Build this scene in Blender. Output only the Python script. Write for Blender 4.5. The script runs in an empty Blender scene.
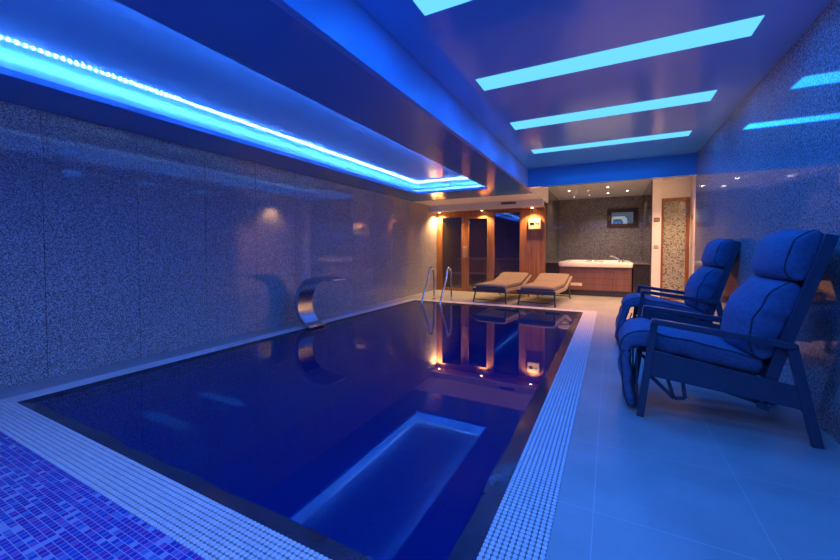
import bpy, bmesh, math, random
from mathutils import Vector, Matrix, noise
random.seed(7)
S = bpy.context.scene
COL = S.collection
PI = math.pi

# ------------------------------------------------------------------ materials
def newmat(name):
    m = bpy.data.materials.new(name); m.use_nodes = True
    nt = m.node_tree
    return m, nt, nt.nodes['Principled BSDF']

def N(nt, t, **kw):
    n = nt.nodes.new(t)
    for k, v in kw.items():
        if k in n.inputs: n.inputs[k].default_value = v
        else: setattr(n, k, v)
    return n

def L(nt, a, b): nt.links.new(a, b)

def ramp(nt, fac, stops):
    r = nt.nodes.new('ShaderNodeValToRGB')
    e = r.color_ramp.elements
    while len(e) < len(stops): e.new(0.5)
    for el, (p, c) in zip(e, stops):
        el.position = p; el.color = (*c, 1)
    L(nt, fac, r.inputs[0]); return r.outputs[0]

def mathn(nt, op, a, b=None):
    n = nt.nodes.new('ShaderNodeMath'); n.operation = op
    for i, v in enumerate((a, b)):
        if v is None: continue
        if isinstance(v, (int, float)): n.inputs[i].default_value = v
        else: L(nt, v, n.inputs[i])
    return n.outputs[0]

def plain(name, col, rough=0.5, metal=0.0, var=0.12, scale=12.0, bump=0.0, bscale=80.0, spec=0.5, stretch=(1, 1, 1)):
    """a procedural material: soft noise over one colour, optional bump"""
    m, nt, p = newmat(name)
    tc = N(nt, 'ShaderNodeTexCoord')
    mp = N(nt, 'ShaderNodeMapping'); mp.inputs['Scale'].default_value = stretch
    L(nt, tc.outputs['Object'], mp.inputs[0])
    no = N(nt, 'ShaderNodeTexNoise', Scale=scale, Detail=4.0)
    L(nt, mp.outputs[0], no.inputs['Vector'])
    lo = tuple(c * (1 - var) for c in col); hi = tuple(min(1, c * (1 + var)) for c in col)
    L(nt, ramp(nt, no.outputs['Fac'], [(0.3, lo), (0.7, hi)]), p.inputs['Base Color'])
    p.inputs['Roughness'].default_value = rough; p.inputs['Metallic'].default_value = metal
    p.inputs['Specular IOR Level'].default_value = spec
    if bump:
        n2 = N(nt, 'ShaderNodeTexNoise', Scale=bscale, Detail=3.0)
        L(nt, mp.outputs[0], n2.inputs['Vector'])
        b = N(nt, 'ShaderNodeBump', Strength=bump, Distance=0.01)
        L(nt, n2.outputs['Fac'], b.inputs['Height']); L(nt, b.outputs[0], p.inputs['Normal'])
    return m

def joint_mask(nt, coord, pitch, width, offset=0.0):
    """1 in a thin joint every `pitch` metres"""
    s = mathn(nt, 'ADD', coord, offset)
    f = mathn(nt, 'FLOORED_MODULO', s, pitch)
    return mathn(nt, 'LESS_THAN', f, width)

def granite(name, dark, mid, light, rough=0.08, axis='Y', pitch=0.698, offset=0.1, joint=0.003, grain=55.0, spec=0.5):
    m, nt, p = newmat(name)
    tc = N(nt, 'ShaderNodeTexCoord')
    n1 = N(nt, 'ShaderNodeTexNoise', Scale=grain, Detail=3.0, Roughness=0.65)
    n2 = N(nt, 'ShaderNodeTexVoronoi', Scale=grain * 1.6)
    L(nt, tc.outputs['Object'], n1.inputs['Vector']); L(nt, tc.outputs['Object'], n2.inputs['Vector'])
    mx = mathn(nt, 'ADD', mathn(nt, 'MULTIPLY', n1.outputs['Fac'], 0.75), mathn(nt, 'MULTIPLY', n2.outputs['Color'], 0.25))
    c = ramp(nt, mx, [(0.36, dark), (0.5, mid), (0.62, light)])
    sx = N(nt, 'ShaderNodeSeparateXYZ'); L(nt, tc.outputs['Object'], sx.inputs[0])
    j = joint_mask(nt, sx.outputs[axis], pitch, joint, offset)
    mi = N(nt, 'ShaderNodeMix', data_type='RGBA')
    L(nt, j, mi.inputs['Factor']); L(nt, c, mi.inputs['A']); mi.inputs['B'].default_value = (0.012, 0.012, 0.015, 1)
    L(nt, mi.outputs['Result'], p.inputs['Base Color'])
    p.inputs['Roughness'].default_value = rough
    p.inputs['Specular IOR Level'].default_value = spec
    return m

def wood(name, a, b, rough=0.35, axis='X', board=0.095):
    """boards along Z with a groove every `board` metres and long grain"""
    m, nt, p = newmat(name)
    tc = N(nt, 'ShaderNodeTexCoord')
    mp = N(nt, 'ShaderNodeMapping'); mp.inputs['Scale'].default_value = (14, 14, 0.9)
    L(nt, tc.outputs['Object'], mp.inputs[0])
    no = N(nt, 'ShaderNodeTexNoise', Scale=1.6, Detail=5.0, Distortion=0.6)
    L(nt, mp.outputs[0], no.inputs['Vector'])
    c = ramp(nt, no.outputs['Fac'], [(0.3, a), (0.72, b)])
    sx = N(nt, 'ShaderNodeSeparateXYZ'); L(nt, tc.outputs['Object'], sx.inputs[0])
    j = joint_mask(nt, sx.outputs[axis], board, 0.006)
    mi = N(nt, 'ShaderNodeMix', data_type='RGBA')
    L(nt, j, mi.inputs['Factor']); L(nt, c, mi.inputs['A']); mi.inputs['B'].default_value = (*[x * 0.3 for x in a], 1)
    L(nt, mi.outputs['Result'], p.inputs['Base Color'])
    p.inputs['Roughness'].default_value = rough
    return m

def tile_floor(name, a, b, px, py, ox, oy, joint=0.004, jc=(0.3, 0.3, 0.3), rough=0.28):
    m, nt, p = newmat(name)
    tc = N(nt, 'ShaderNodeTexCoord')
    no = N(nt, 'ShaderNodeTexNoise', Scale=2.2, Detail=6.0, Roughness=0.62)
    L(nt, tc.outputs['Object'], no.inputs['Vector'])
    c = ramp(nt, no.outputs['Fac'], [(0.3, a), (0.7, b)])
    sx = N(nt, 'ShaderNodeSeparateXYZ'); L(nt, tc.outputs['Object'], sx.inputs[0])
    j = mathn(nt, 'MAXIMUM', joint_mask(nt, sx.outputs['X'], px, joint, ox), joint_mask(nt, sx.outputs['Y'], py, joint, oy))
    mi = N(nt, 'ShaderNodeMix', data_type='RGBA')
    L(nt, j, mi.inputs['Factor']); L(nt, c, mi.inputs['A']); mi.inputs['B'].default_value = (*jc, 1)
    L(nt, mi.outputs['Result'], p.inputs['Base Color'])
    p.inputs['Roughness'].default_value = rough
    return m

def mosaic(name, cols, pitch, grout, gw, rough=0.2, px=None, axes=('X', 'Y')):
    """small glass tiles, one random colour of `cols` each"""
    m, nt, p = newmat(name)
    px = px or pitch
    tc = N(nt, 'ShaderNodeTexCoord')
    sx = N(nt, 'ShaderNodeSeparateXYZ'); L(nt, tc.outputs['Object'], sx.inputs[0])
    ix = mathn(nt, 'FLOOR', mathn(nt, 'DIVIDE', sx.outputs[axes[0]], px)); iy = mathn(nt, 'FLOOR', mathn(nt, 'DIVIDE', sx.outputs[axes[1]], pitch))
    cb = N(nt, 'ShaderNodeCombineXYZ'); L(nt, ix, cb.inputs[0]); L(nt, iy, cb.inputs[1])
    wn = N(nt, 'ShaderNodeTexWhiteNoise'); wn.noise_dimensions = '2D'; L(nt, cb.outputs[0], wn.inputs['Vector'])
    stops = [(i / len(cols), c) for i, c in enumerate(cols)]
    r = nt.nodes.new('ShaderNodeValToRGB'); r.color_ramp.interpolation = 'CONSTANT'
    e = r.color_ramp.elements
    while len(e) < len(stops): e.new(0.5)
    for el, (q, c) in zip(e, stops): el.position = q; el.color = (*c, 1)
    L(nt, wn.outputs['Value'], r.inputs[0])
    j = mathn(nt, 'MAXIMUM', joint_mask(nt, sx.outputs[axes[0]], px, gw), joint_mask(nt, sx.outputs[axes[1]], pitch, gw))
    mi = N(nt, 'ShaderNodeMix', data_type='RGBA')
    L(nt, j, mi.inputs['Factor']); L(nt, r.outputs[0], mi.inputs['A']); mi.inputs['B'].default_value = (*grout, 1)
    L(nt, mi.outputs['Result'], p.inputs['Base Color'])
    p.inputs['Roughness'].default_value = rough
    return m

def clear(name, tint, ior=1.45, rough=0.0, bump=0.0, bscale=3.0, haze=None, hfac=0.0):
    """thin glass or water: Fresnel mix of tinted see-through and mirror, optional body colour"""
    m = bpy.data.materials.new(name); m.use_nodes = True
    nt = m.node_tree; nt.nodes.clear()
    out = N(nt, 'ShaderNodeOutputMaterial')
    tr = N(nt, 'ShaderNodeBsdfTransparent'); tr.inputs[0].default_value = (*tint, 1)
    gl = N(nt, 'ShaderNodeBsdfGlossy'); gl.inputs['Roughness'].default_value = rough; gl.inputs[0].default_value = (1, 1, 1, 1)
    fr = N(nt, 'ShaderNodeFresnel')
    ge = N(nt, 'ShaderNodeNewGeometry')              # same reflectance from either face of a thin pane
    L(nt, mathn(nt, 'ADD', mathn(nt, 'MULTIPLY', ge.outputs['Backfacing'], 1 / ior - ior), ior), fr.inputs[0])
    mx = N(nt, 'ShaderNodeMixShader')
    body = tr.outputs[0]
    if haze:
        df = N(nt, 'ShaderNodeBsdfDiffuse'); df.inputs[0].default_value = (*haze, 1)
        m2 = N(nt, 'ShaderNodeMixShader'); m2.inputs[0].default_value = hfac
        L(nt, tr.outputs[0], m2.inputs[1]); L(nt, df.outputs[0], m2.inputs[2]); body = m2.outputs[0]
    L(nt, fr.outputs[0], mx.inputs[0]); L(nt, body, mx.inputs[1]); L(nt, gl.outputs[0], mx.inputs[2])
    L(nt, mx.outputs[0], out.inputs[0])
    if bump:
        tc = N(nt, 'ShaderNodeTexCoord'); no = N(nt, 'ShaderNodeTexNoise', Scale=bscale, Detail=1.5)
        L(nt, tc.outputs['Object'], no.inputs['Vector'])
        b = N(nt, 'ShaderNodeBump', Strength=bump, Distance=0.01)
        L(nt, no.outputs['Fac'], b.inputs['Height'])
        L(nt, b.outputs[0], gl.inputs['Normal']); L(nt, b.outputs[0], fr.inputs['Normal'])
    return m

def emit(name, col, strength, dots=None):
    m = bpy.data.materials.new(name); m.use_nodes = True
    nt = m.node_tree; nt.nodes.clear()
    out = N(nt, 'ShaderNodeOutputMaterial'); e = N(nt, 'ShaderNodeEmission')
    e.inputs[0].default_value = (*col, 1); e.inputs[1].default_value = strength
    if dots:                                        # single diodes along the strip
        axis, pitch = dots
        tc = N(nt, 'ShaderNodeTexCoord'); sx = N(nt, 'ShaderNodeSeparateXYZ'); L(nt, tc.outputs['Object'], sx.inputs[0])
        d = joint_mask(nt, sx.outputs[axis], pitch, pitch * 0.4)
        L(nt, mathn(nt, 'MULTIPLY', mathn(nt, 'ADD', mathn(nt, 'MULTIPLY', d, 2.2), 0.08), strength), e.inputs[1])
    L(nt, e.outputs[0], out.inputs[0]); return m

M = {}
M['granite_left'] = granite('speckled granite', (0.10, 0.10, 0.11), (0.31, 0.305, 0.315), (0.62, 0.61, 0.64), rough=0.07, grain=95)
M['granite_right'] = granite('polished granite', (0.12, 0.13, 0.15), (0.26, 0.28, 0.31), (0.46, 0.48, 0.52), rough=0.05, pitch=0.9, grain=70)
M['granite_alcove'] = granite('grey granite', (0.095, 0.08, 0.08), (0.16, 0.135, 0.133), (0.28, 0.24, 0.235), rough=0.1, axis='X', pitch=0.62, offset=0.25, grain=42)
M['granite_alcove_shaded'] = granite('grey granite shaded', (0.04, 0.037, 0.038), (0.07, 0.062, 0.062), (0.13, 0.115, 0.112), rough=0.08, axis='Y', pitch=0.62, offset=0.25, grain=70)  # same alcove granite, shade of the side walls put into its colour
M['rim'] = plain('wet dark stone', (0.02, 0.03, 0.06), rough=0.14, var=0.2, scale=9)
M['granite_dark'] = granite('dark granite', (0.012, 0.013, 0.018), (0.022, 0.024, 0.03), (0.05, 0.052, 0.06), rough=0.12, pitch=50, joint=0.0, grain=90)
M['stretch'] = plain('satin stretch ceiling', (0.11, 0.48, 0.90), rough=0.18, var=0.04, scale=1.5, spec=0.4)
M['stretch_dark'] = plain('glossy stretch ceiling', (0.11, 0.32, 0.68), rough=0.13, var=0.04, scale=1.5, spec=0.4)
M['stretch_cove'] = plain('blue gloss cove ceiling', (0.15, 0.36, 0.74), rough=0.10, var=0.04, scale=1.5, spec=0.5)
M['step'] = plain('satin painted step', (0.22, 0.48, 0.88), rough=0.4, var=0.05, scale=1.5)
M['plaster'] = plain('white plaster', (0.78, 0.75, 0.72), rough=0.7, var=0.03, scale=5, bump=0.05, bscale=60)
M['ceil_white'] = plain('white gloss ceiling', (0.68, 0.66, 0.68), rough=0.25, var=0.03, scale=2)
M['floor'] = tile_floor('large beige floor tile', (0.31, 0.335, 0.335), (0.43, 0.455, 0.455), 0.6, 0.6, 0.05, 0.12, jc=(0.5, 0.52, 0.54))
M['ledge'] = tile_floor('grey ledge tile', (0.30, 0.30, 0.32), (0.40, 0.40, 0.42), 5, 0.6, 2.1, 0.1, jc=(0.55, 0.55, 0.55))
M['mosaic'] = mosaic('glass mosaic', [(0.05, 0.05, 0.42), (0.10, 0.03, 0.36), (0.03, 0.09, 0.5), (0.16, 0.05, 0.42), (0.09, 0.18, 0.56), (0.22, 0.10, 0.5), (0.04, 0.06, 0.44), (0.3, 0.36, 0.66), (0.08, 0.04, 0.4)],
                     0.0245, (0.42, 0.44, 0.58), 0.0026, px=0.0255)
M['grate'] = plain('white plastic grating', (0.74, 0.74, 0.76), rough=0.4, var=0.08, scale=30)
M['trough'] = plain('dark gutter', (0.02, 0.02, 0.025), rough=0.7)
M['basin'] = mosaic('pool mosaic', [(0.03, 0.05, 0.22), (0.02, 0.035, 0.18), (0.035, 0.06, 0.26), (0.025, 0.045, 0.2)], 0.03, (0.05, 0.07, 0.2), 0.003, rough=0.4)
M['water'] = clear('pool water', (0.08, 0.30, 0.85), ior=1.44, bump=0.010, bscale=2.5, haze=(0.0, 0.03, 0.24), hfac=0.4)
M['steel'] = plain('polished steel', (0.72, 0.72, 0.74), rough=0.12, metal=1.0, var=0.03)
M['blade'] = plain('brushed steel', (0.62, 0.63, 0.66), rough=0.24, metal=1.0, var=0.04)
M['chrome'] = plain('chrome', (0.85, 0.85, 0.86), rough=0.06, metal=1.0, var=0.02)
M['sauna_wood'] = wood('sauna pine', (0.17, 0.07, 0.03), (0.44, 0.20, 0.085))
M['sauna_trim'] = wood('sauna frame timber', (0.22, 0.085, 0.033), (0.42, 0.19, 0.075), board=3.0)
M['sauna_in'] = wood('sauna lining', (0.20, 0.085, 0.035), (0.36, 0.17, 0.075))
M['bench'] = wood('bench slats', (0.36, 0.2, 0.1), (0.55, 0.34, 0.18), axis='Y', board=0.08)
M['door_wood'] = wood('stained door timber', (0.16, 0.05, 0.022), (0.28, 0.10, 0.04), board=3.0)
M['dark_wood'] = wood('dark window timber', (0.035, 0.014, 0.009), (0.07, 0.028, 0.015), board=3.0)
M['glass'] = clear('sauna glass', (0.6, 0.62, 0.72), ior=1.95)
M['pane'] = clear('window glass', (0.75, 0.8, 0.85), ior=1.5)
M['pebble'] = None
M['skirt'] = wood('tub cladding', (0.13, 0.065, 0.06), (0.2, 0.105, 0.095), axis='Z', board=0.14)
M['tub'] = plain('white acrylic', (0.85, 0.82, 0.76), rough=0.2, var=0.02)
M['fabric'] = plain('blue grey chair fabric', (0.085, 0.135, 0.26), rough=0.85, var=0.15, scale=40, bump=0.25, bscale=260)
M['piping'] = plain('dark piping', (0.04, 0.045, 0.07), rough=0.7)
M['frame'] = plain('dark painted chair frame', (0.045, 0.06, 0.105), rough=0.3, var=0.1)
M['lounger_pad'] = plain('taupe lounger cushion', (0.19, 0.15, 0.135), rough=0.85, var=0.12, scale=30, bump=0.2, bscale=220)
M['lounger_frame'] = plain('charcoal lounger frame', (0.06, 0.06, 0.075), rough=0.4)
M['weave'] = plain('taupe lounger weave', (0.30, 0.26, 0.24), rough=0.6, var=0.3, scale=70)
M['cream'] = plain('cream plastic', (0.72, 0.62, 0.45), rough=0.4, var=0.03)
M['black'] = plain('black screen', (0.02, 0.02, 0.03), rough=0.15)
M['bronze'] = plain('brown door plaque', (0.16, 0.09, 0.10), rough=0.35)
M['vent'] = plain('grey grille', (0.45, 0.42, 0.42), rough=0.5)
M['switch'] = plain('ivory switch', (0.42, 0.39, 0.36), rough=0.35)
M['tag'] = plain('yellow white label', (0.75, 0.66, 0.4), rough=0.5)
M['stone'] = plain('pale masonry', (0.7, 0.7, 0.72), rough=0.8)
M['leaf'] = plain('dark bush', (0.02, 0.035, 0.025), rough=0.8, var=0.4)
M['night'] = plain('night ground', (0.02, 0.025, 0.045), rough=0.9)
M['panel'] = emit('ceiling panel glow', (0.13, 0.56, 1.0), 1.0)
M['led'] = emit('blue led strip', (0.12, 0.36, 1.0), 270.0, dots=('Y', 0.04))
M['led_x'] = emit('blue led strip end', (0.12, 0.36, 1.0), 270.0, dots=('X', 0.04))
M['warm'] = emit('warm lamp lens', (1.0, 0.62, 0.28), 40.0)
M['white_lens'] = emit('white lamp lens', (1.0, 0.9, 0.85), 25.0)

def pebble_mat():
    m, nt, p = newmat('pebble mosaic glass')
    tc = N(nt, 'ShaderNodeTexCoord')
    v = N(nt, 'ShaderNodeTexVoronoi', Scale=46.0)
    L(nt, tc.outputs['Object'], v.inputs['Vector'])
    sep = N(nt, 'ShaderNodeSeparateColor'); L(nt, v.outputs['Color'], sep.inputs[0])
    c = ramp(nt, sep.outputs[0], [(0.0, (0.10, 0.10, 0.085)), (0.22, (0.14, 0.14, 0.12)), (0.28, (0.27, 0.27, 0.225)), (1.0, (0.40, 0.40, 0.335))])
    L(nt, c, p.inputs['Base Color']); p.inputs['Roughness'].default_value = 0.15
    return m
M['pebble'] = pebble_mat()

# ------------------------------------------------------------------ mesh building
class MB:
    def __init__(s): s.v = []; s.f = []
    def add(s, vs, fs):
        o = len(s.v); s.v += [tuple(v) for v in vs]; s.f += [tuple(i + o for i in f) for f in fs]
    def box(s, x0, x1, y0, y1, z0, z1):
        s.add([(x0, y0, z0), (x1, y0, z0), (x1, y1, z0), (x0, y1, z0), (x0, y0, z1), (x1, y0, z1), (x1, y1, z1), (x0, y1, z1)],
              [(0, 3, 2, 1), (4, 5, 6, 7), (0, 1, 5, 4), (1, 2, 6, 5), (2, 3, 7, 6), (3, 0, 4, 7)]); return s
    def prism(s, poly, y0, y1):
        """poly in XZ extruded along Y"""
        n = len(poly)
        s.add([(x, y0, z) for x, z in poly] + [(x, y1, z) for x, z in poly],
              [tuple(range(n)), tuple(range(2 * n - 1, n - 1, -1))] + [(i, i + n, (i + 1) % n + n, (i + 1) % n) for i in range(n)]); return s
    def bar(s, a, b, w, h, up=(0, 1, 0)):
        """straight bar a->b, width w along `up`, height h across"""
        a = Vector(a); b = Vector(b); d = (b - a).normalized(); u = Vector(up); u = (u - d * u.dot(d)).normalized(); n = d.cross(u)
        vs = []
        for p in (a, b):
            for i, j in ((-1, -1), (1, -1), (1, 1), (-1, 1)): vs.append(p + u * (i * w / 2) + n * (j * h / 2))
        s.add(vs, [(3, 2, 1, 0), (4, 5, 6, 7), (0, 1, 5, 4), (1, 2, 6, 5), (2, 3, 7, 6), (3, 0, 4, 7)]); return s
    def tube(s, pts, r, n=10, closed=False):
        pts = [Vector(p) for p in pts]; m = len(pts); rings = []
        t0 = (pts[1] - pts[0]).normalized()
        u = t0.orthogonal().normalized()
        for i, p in enumerate(pts):
            if closed: t = (pts[(i + 1) % m] - pts[i - 1]).normalized()
            else: t = (pts[min(i + 1, m - 1)] - pts[max(i - 1, 0)]).normalized()
            u = (u - t * u.dot(t)).normalized(); w = t.cross(u)
            rings.append([p + (u * math.cos(2 * PI * k / n) + w * math.sin(2 * PI * k / n)) * r for k in range(n)])
        vs = [v for rg in rings for v in rg]; fs = []
        for i in range(m if closed else m - 1):
            a = i * n; b = ((i + 1) % m) * n
            for k in range(n): fs.append((a + k, a + (k + 1) % n, b + (k + 1) % n, b + k))
        if not closed: fs += [tuple(range(n - 1, -1, -1)), tuple(range((m - 1) * n, m * n))]
        s.add(vs, fs); return s
    def disc(s, c, r, h, n=20, r2=None):
        """short cylinder / cone frustum, axis Z, base at c"""
        r2 = r if r2 is None else r2
        vs = [(c[0] + r * math.cos(2 * PI * k / n), c[1] + r * math.sin(2 * PI * k / n), c[2]) for k in range(n)]
        vs += [(c[0] + r2 * math.cos(2 * PI * k / n), c[1] + r2 * math.sin(2 * PI * k / n), c[2] + h) for k in range(n)]
        s.add(vs, [tuple(range(n - 1, -1, -1)), tuple(range(n, 2 * n))] + [(k, (k + 1) % n, n + (k + 1) % n, n + k) for k in range(n)]); return s
    def ring(s, c, r0, r1, h, n=24):
        vs = []
        for rr, zz in ((r1, c[2]), (r1, c[2] + h), (r0, c[2] + h), (r0, c[2])):
            vs += [(c[0] + rr * math.cos(2 * PI * k / n), c[1] + rr * math.sin(2 * PI * k / n), zz) for k in range(n)]
        fs = []
        for q in range(4):
            for k in range(n): fs.append((q * n + k, q * n + (k + 1) % n, ((q + 1) % 4) * n + (k + 1) % n, ((q + 1) % 4) * n + k))
        s.add(vs, fs); return s
    def build(s, name, m, parent=None, bevel=0.0, smooth=40, loc=None, sub=0):
        me = bpy.data.meshes.new(name); me.from_pydata(s.v, [], s.f)
        bm = bmesh.new(); bm.from_mesh(me); bmesh.ops.recalc_face_normals(bm, faces=bm.faces); bm.to_mesh(me); bm.free()
        me.materials.append(m)
        if smooth:
            for p in me.polygons: p.use_smooth = True
            me.set_sharp_from_angle(angle=math.radians(smooth))
        o = bpy.data.objects.new(name, me); COL.objects.link(o)
        if parent: o.parent = parent
        if loc: o.location = loc
        if bevel:
            b = o.modifiers.new('bevel', 'BEVEL'); b.width = bevel; b.segments = 2; b.limit_method = 'ANGLE'; b.angle_limit = math.radians(40)
        if sub:
            q = o.modifiers.new('sub', 'SUBSURF'); q.levels = sub; q.render_levels = sub
        return o

def tag(o, label, cat, group=None):
    o['label'] = label; o['category'] = cat
    if group: o['group'] = group
    return o
def thing(name, label, cat, loc=(0, 0, 0), rz=0.0, group=None):
    o = bpy.data.objects.new(name, None); COL.objects.link(o); o.location = loc; o.rotation_euler = (0, 0, rz)
    o.empty_display_size = 0.1
    return tag(o, label, cat, group)
def struct(name, mb, m, label, cat, bevel=0.0, smooth=0):
    o = mb.build(name, m, None, bevel, smooth); o['kind'] = 'structure'; return tag(o, label, cat)
def dup(root, loc, rz, label):
    r = root.copy(); COL.objects.link(r); r.location = loc; r.rotation_euler = (0, 0, rz); r['label'] = label
    for ch in list(root.children):
        c = ch.copy(); COL.objects.link(c); c.parent = r
        for g in list(ch.children):
            d = g.copy(); COL.objects.link(d); d.parent = c
    return r
def smoothpath(pts, n):
    """Catmull-Rom through control tuples"""
    P = [pts[0]] + list(pts) + [pts[-1]]; out = []; segs = len(pts) - 1
    for i in range(n):
        t = i / (n - 1) * segs; k = min(int(t), segs - 1); u = t - k
        a, b, c, d = P[k], P[k + 1], P[k + 2], P[k + 3]
        out.append(tuple(0.5 * (2 * b[j] + (c[j] - a[j]) * u + (2 * a[j] - 5 * b[j] + 4 * c[j] - d[j]) * u * u + (3 * b[j] - a[j] - 3 * c[j] + d[j]) * u ** 3) for j in range(len(b))))
    return out
def sweep_pad(ctrl, width, n=26, k=28, e=0.45, endr=0.06, wrinkle=0.0, seed=0, lines=(), dome=0.16):
    """cushion swept along a path of (x, z, thickness); width across Y; returns MB and seam lines"""
    path = smoothpath(ctrl, n); mb = MB(); rings = []
    length = sum(math.dist(path[i][:2], path[i + 1][:2]) for i in range(n - 1)); acc = 0.0
    seam = {a: [] for a in lines}
    for i, (x, z, t) in enumerate(path):
        if i: acc += math.dist(path[i - 1][:2], (x, z))
        p0 = path[max(i - 1, 0)]; p1 = path[min(i + 1, n - 1)]
        d = Vector((p1[0] - p0[0], 0, p1[1] - p0[1])).normalized(); nrm = Vector((-d.z, 0, d.x))
        q = min(acc, length - acc) / endr
        s = 1.0 if q >= 1 else math.sqrt(max(0.0, 1 - (1 - q) ** 2)) * 0.96 + 0.04
        ws = 1.0 - 0.05 * (1 - s)
        ring = []
        def pt(a, push=0.0):
            ca, sa = math.cos(a), math.sin(a)
            yy = math.copysign(abs(ca) ** e, ca) * (width / 2 + push) * ws
            tt = math.copysign(abs(sa) ** e, sa) * (t / 2 * s + push)
            dm = 1.0 - (dome if sa > 0 else 0.08) * (abs(yy) / (width / 2)) ** 2.4
            v = Vector((x, yy, z)) + nrm * tt * dm
            if wrinkle:
                v += nrm * wrinkle * noise.noise(Vector((v.x * 9, v.y * 5 + seed, v.z * 9))) * (1 if abs(sa) > .3 else .5)
                v.y += wrinkle * 0.7 * noise.noise(Vector((v.x * 14 + 5, seed, v.z * 14))) * (1 if abs(ca) > .5 else 0)
            return v
        rings.append([pt(2 * PI * j / k) for j in range(k)])
        for a in lines: seam[a].append(pt(a, 0.003))
    vs = [v for r in rings for v in r]; fs = []
    for i in range(n - 1):
        for j in range(k): fs.append((i * k + j, i * k + (j + 1) % k, (i + 1) * k + (j + 1) % k, (i + 1) * k + j))
    fs += [tuple(range(k - 1, -1, -1)), tuple(range((n - 1) * k, n * k))]
    mb.add(vs, fs)
    return mb, seam

# ------------------------------------------------------------------ room constants (metres)
XL, XR, XB = -4.25, 1.17, -1.38           # left wall, right wall, step in the ceiling
ZL, ZU = 2.27, 2.60                       # low and high ceiling
YN, YB = -1.6, 7.05                       # wall behind, cross beam
GX0, GX1 = -0.41, -0.19                   # right grating
GY0, GY1 = 0.78, 0.99                     # near grating
FY0, FY1 = 7.08, 7.30                     # far grating
LX0, LX1 = -3.975, -3.80                  # left grating
WX0, WX1, WY0, WY1 = -3.72, -0.52, 1.085, 6.92   # water edge

# ------------------------------------------------------------------ setting
struct('wall_left', MB().box(XL - 0.1, XL, YN, 10.9, -0.1, 2.75), M['granite_left'], 'long left wall clad in polished speckled granite', 'wall')
struct('wall_right', MB().box(XR, XR + 0.12, YN, YB, -0.1, 2.7), M['granite_right'], 'right wall of polished blue-lit granite behind the recliners', 'wall')
struct('wall_near', MB().box(XL, XR, YN - 0.1, YN, -0.1, 2.7), M['granite_left'], 'granite wall behind the mosaic floor', 'wall')
# floors
fl = MB().box(GX1, XR + 0.5, YN, FY1, -0.1, 0).box(XL, XR + 0.5, FY1, 12.3, -0.1, 0)
struct('floor', fl, M['floor'], 'large beige stone floor tiles beside and beyond the pool', 'floor')
struct('floor_near', MB().box(XL, GX1, YN, GY0, -0.1, 0), M['mosaic'], 'blue and purple glass mosaic floor in the near left corner', 'floor')
struct('trim_1', MB().box(XL, LX0, GY0, FY1, -0.1, 0.0), M['ledge'], 'grey tiled ledge along the foot of the left wall', 'ledge')
# low ceiling round the cove opening
CX0, CX1, CY0, CY1 = -3.60, -2.08, -1.2, 6.85
lc = MB().box(XL, CX0, YN, 7.84, ZL, ZL + 0.045).box(CX1, XB - 0.05, YN, 7.84, ZL, ZL + 0.045).box(CX0, CX1, CY1, 7.84, ZL, ZL + 0.045).box(CX0, CX1, YN, CY0, ZL, ZL + 0.045)
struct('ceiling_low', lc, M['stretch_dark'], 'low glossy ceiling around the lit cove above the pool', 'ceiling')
struct('ceiling_matte', MB().box(XL, XB - 0.05, 7.84, 9.2, ZL, ZL + 0.045), M['plaster'], 'matte white ceiling strip in front of the sauna', 'ceiling')
RX0, RX1, RY1, RZ = -3.95, -1.72, 7.2, 2.425
rc = MB().box(XL, XB - 0.05, YN, 7.6, RZ, RZ + 0.05)
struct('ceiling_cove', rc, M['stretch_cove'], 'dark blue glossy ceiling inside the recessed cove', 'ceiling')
cw = MB().box(RX0 - 0.05, RX0, YN, RY1, ZL + 0.045, RZ).box(RX1, RX1 + 0.05, YN, RY1, ZL + 0.045, RZ).box(RX0, RX1, RY1, RY1 + 0.05, ZL + 0.045, RZ)
struct('trim_2', cw, M['plaster'], 'white side walls of the lit ceiling cove', 'cove')
struct('trim_3', MB().box(XB - 0.05, XB, YN, YB + 0.14, ZL, ZU + 0.1), M['step'], 'vertical step between the low and the high ceiling', 'beam')
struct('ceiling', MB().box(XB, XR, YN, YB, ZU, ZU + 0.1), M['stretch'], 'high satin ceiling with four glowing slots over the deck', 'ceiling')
struct('trim_4', MB().box(XB, XR + 0.5, YB, YB + 0.14, ZL, ZU + 0.1), M['stretch'], 'blue-lit cross beam above the way to the hot tub', 'beam')
struct('ceiling_far', MB().box(XB - 0.1, XR + 0.5, YB + 0.14, 12.3, 2.65, 2.75), M['ceil_white'], 'white ceiling over the hot tub with tiny spotlights', 'ceiling')
struct('trim_10', MB().box(XB - 0.05, XB, YB + 0.14, 9.6, ZL, ZU + 0.1), M['plaster'], 'white step in the ceiling between sauna front and hot tub', 'beam')
# alcove
AX0, AX1, AY0, AY1 = -1.42, 0.79, 9.6, 12.2
wb = MB().box(AX0, 0.0 - 0.09, AY1, AY1 + 0.1, 0, 2.65).box(0.7, AX1, AY1, AY1 + 0.1, 0, 2.65).box(-0.09, 0.7, AY1, AY1 + 0.1, 0, 1.75).box(-0.09, 0.7, AY1, AY1 + 0.1, 2.31, 2.65)
struct('wall_alcove_back', wb, M['granite_alcove'], 'brown-grey granite back wall of the hot tub alcove', 'wall')
struct('wall_alcove_left', MB().box(AX0 - 0.05, AX0, 9.6, AY1, 0, 2.65), M['granite_alcove_shaded'], 'granite side wall left of the hot tub, darkened for shade', 'wall')
struct('wall_alcove_right', MB().box(AX1, AX1 + 0.03, 9.6, AY1, 0, 2.65), M['granite_alcove_shaded'], 'granite side wall right of the hot tub, darkened for shade', 'wall')
struct('trim_5', MB().box(AX0, -1.13, 9.62, 12.2, 0, 0.775).box(0.47, AX1, 9.62, 12.2, 0, 0.775).box(-1.13, 0.47, 11.75, 12.2, 0, 0.775), M['granite_dark'], 'dark granite plinth blocks around the hot tub', 'plinth')
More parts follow.
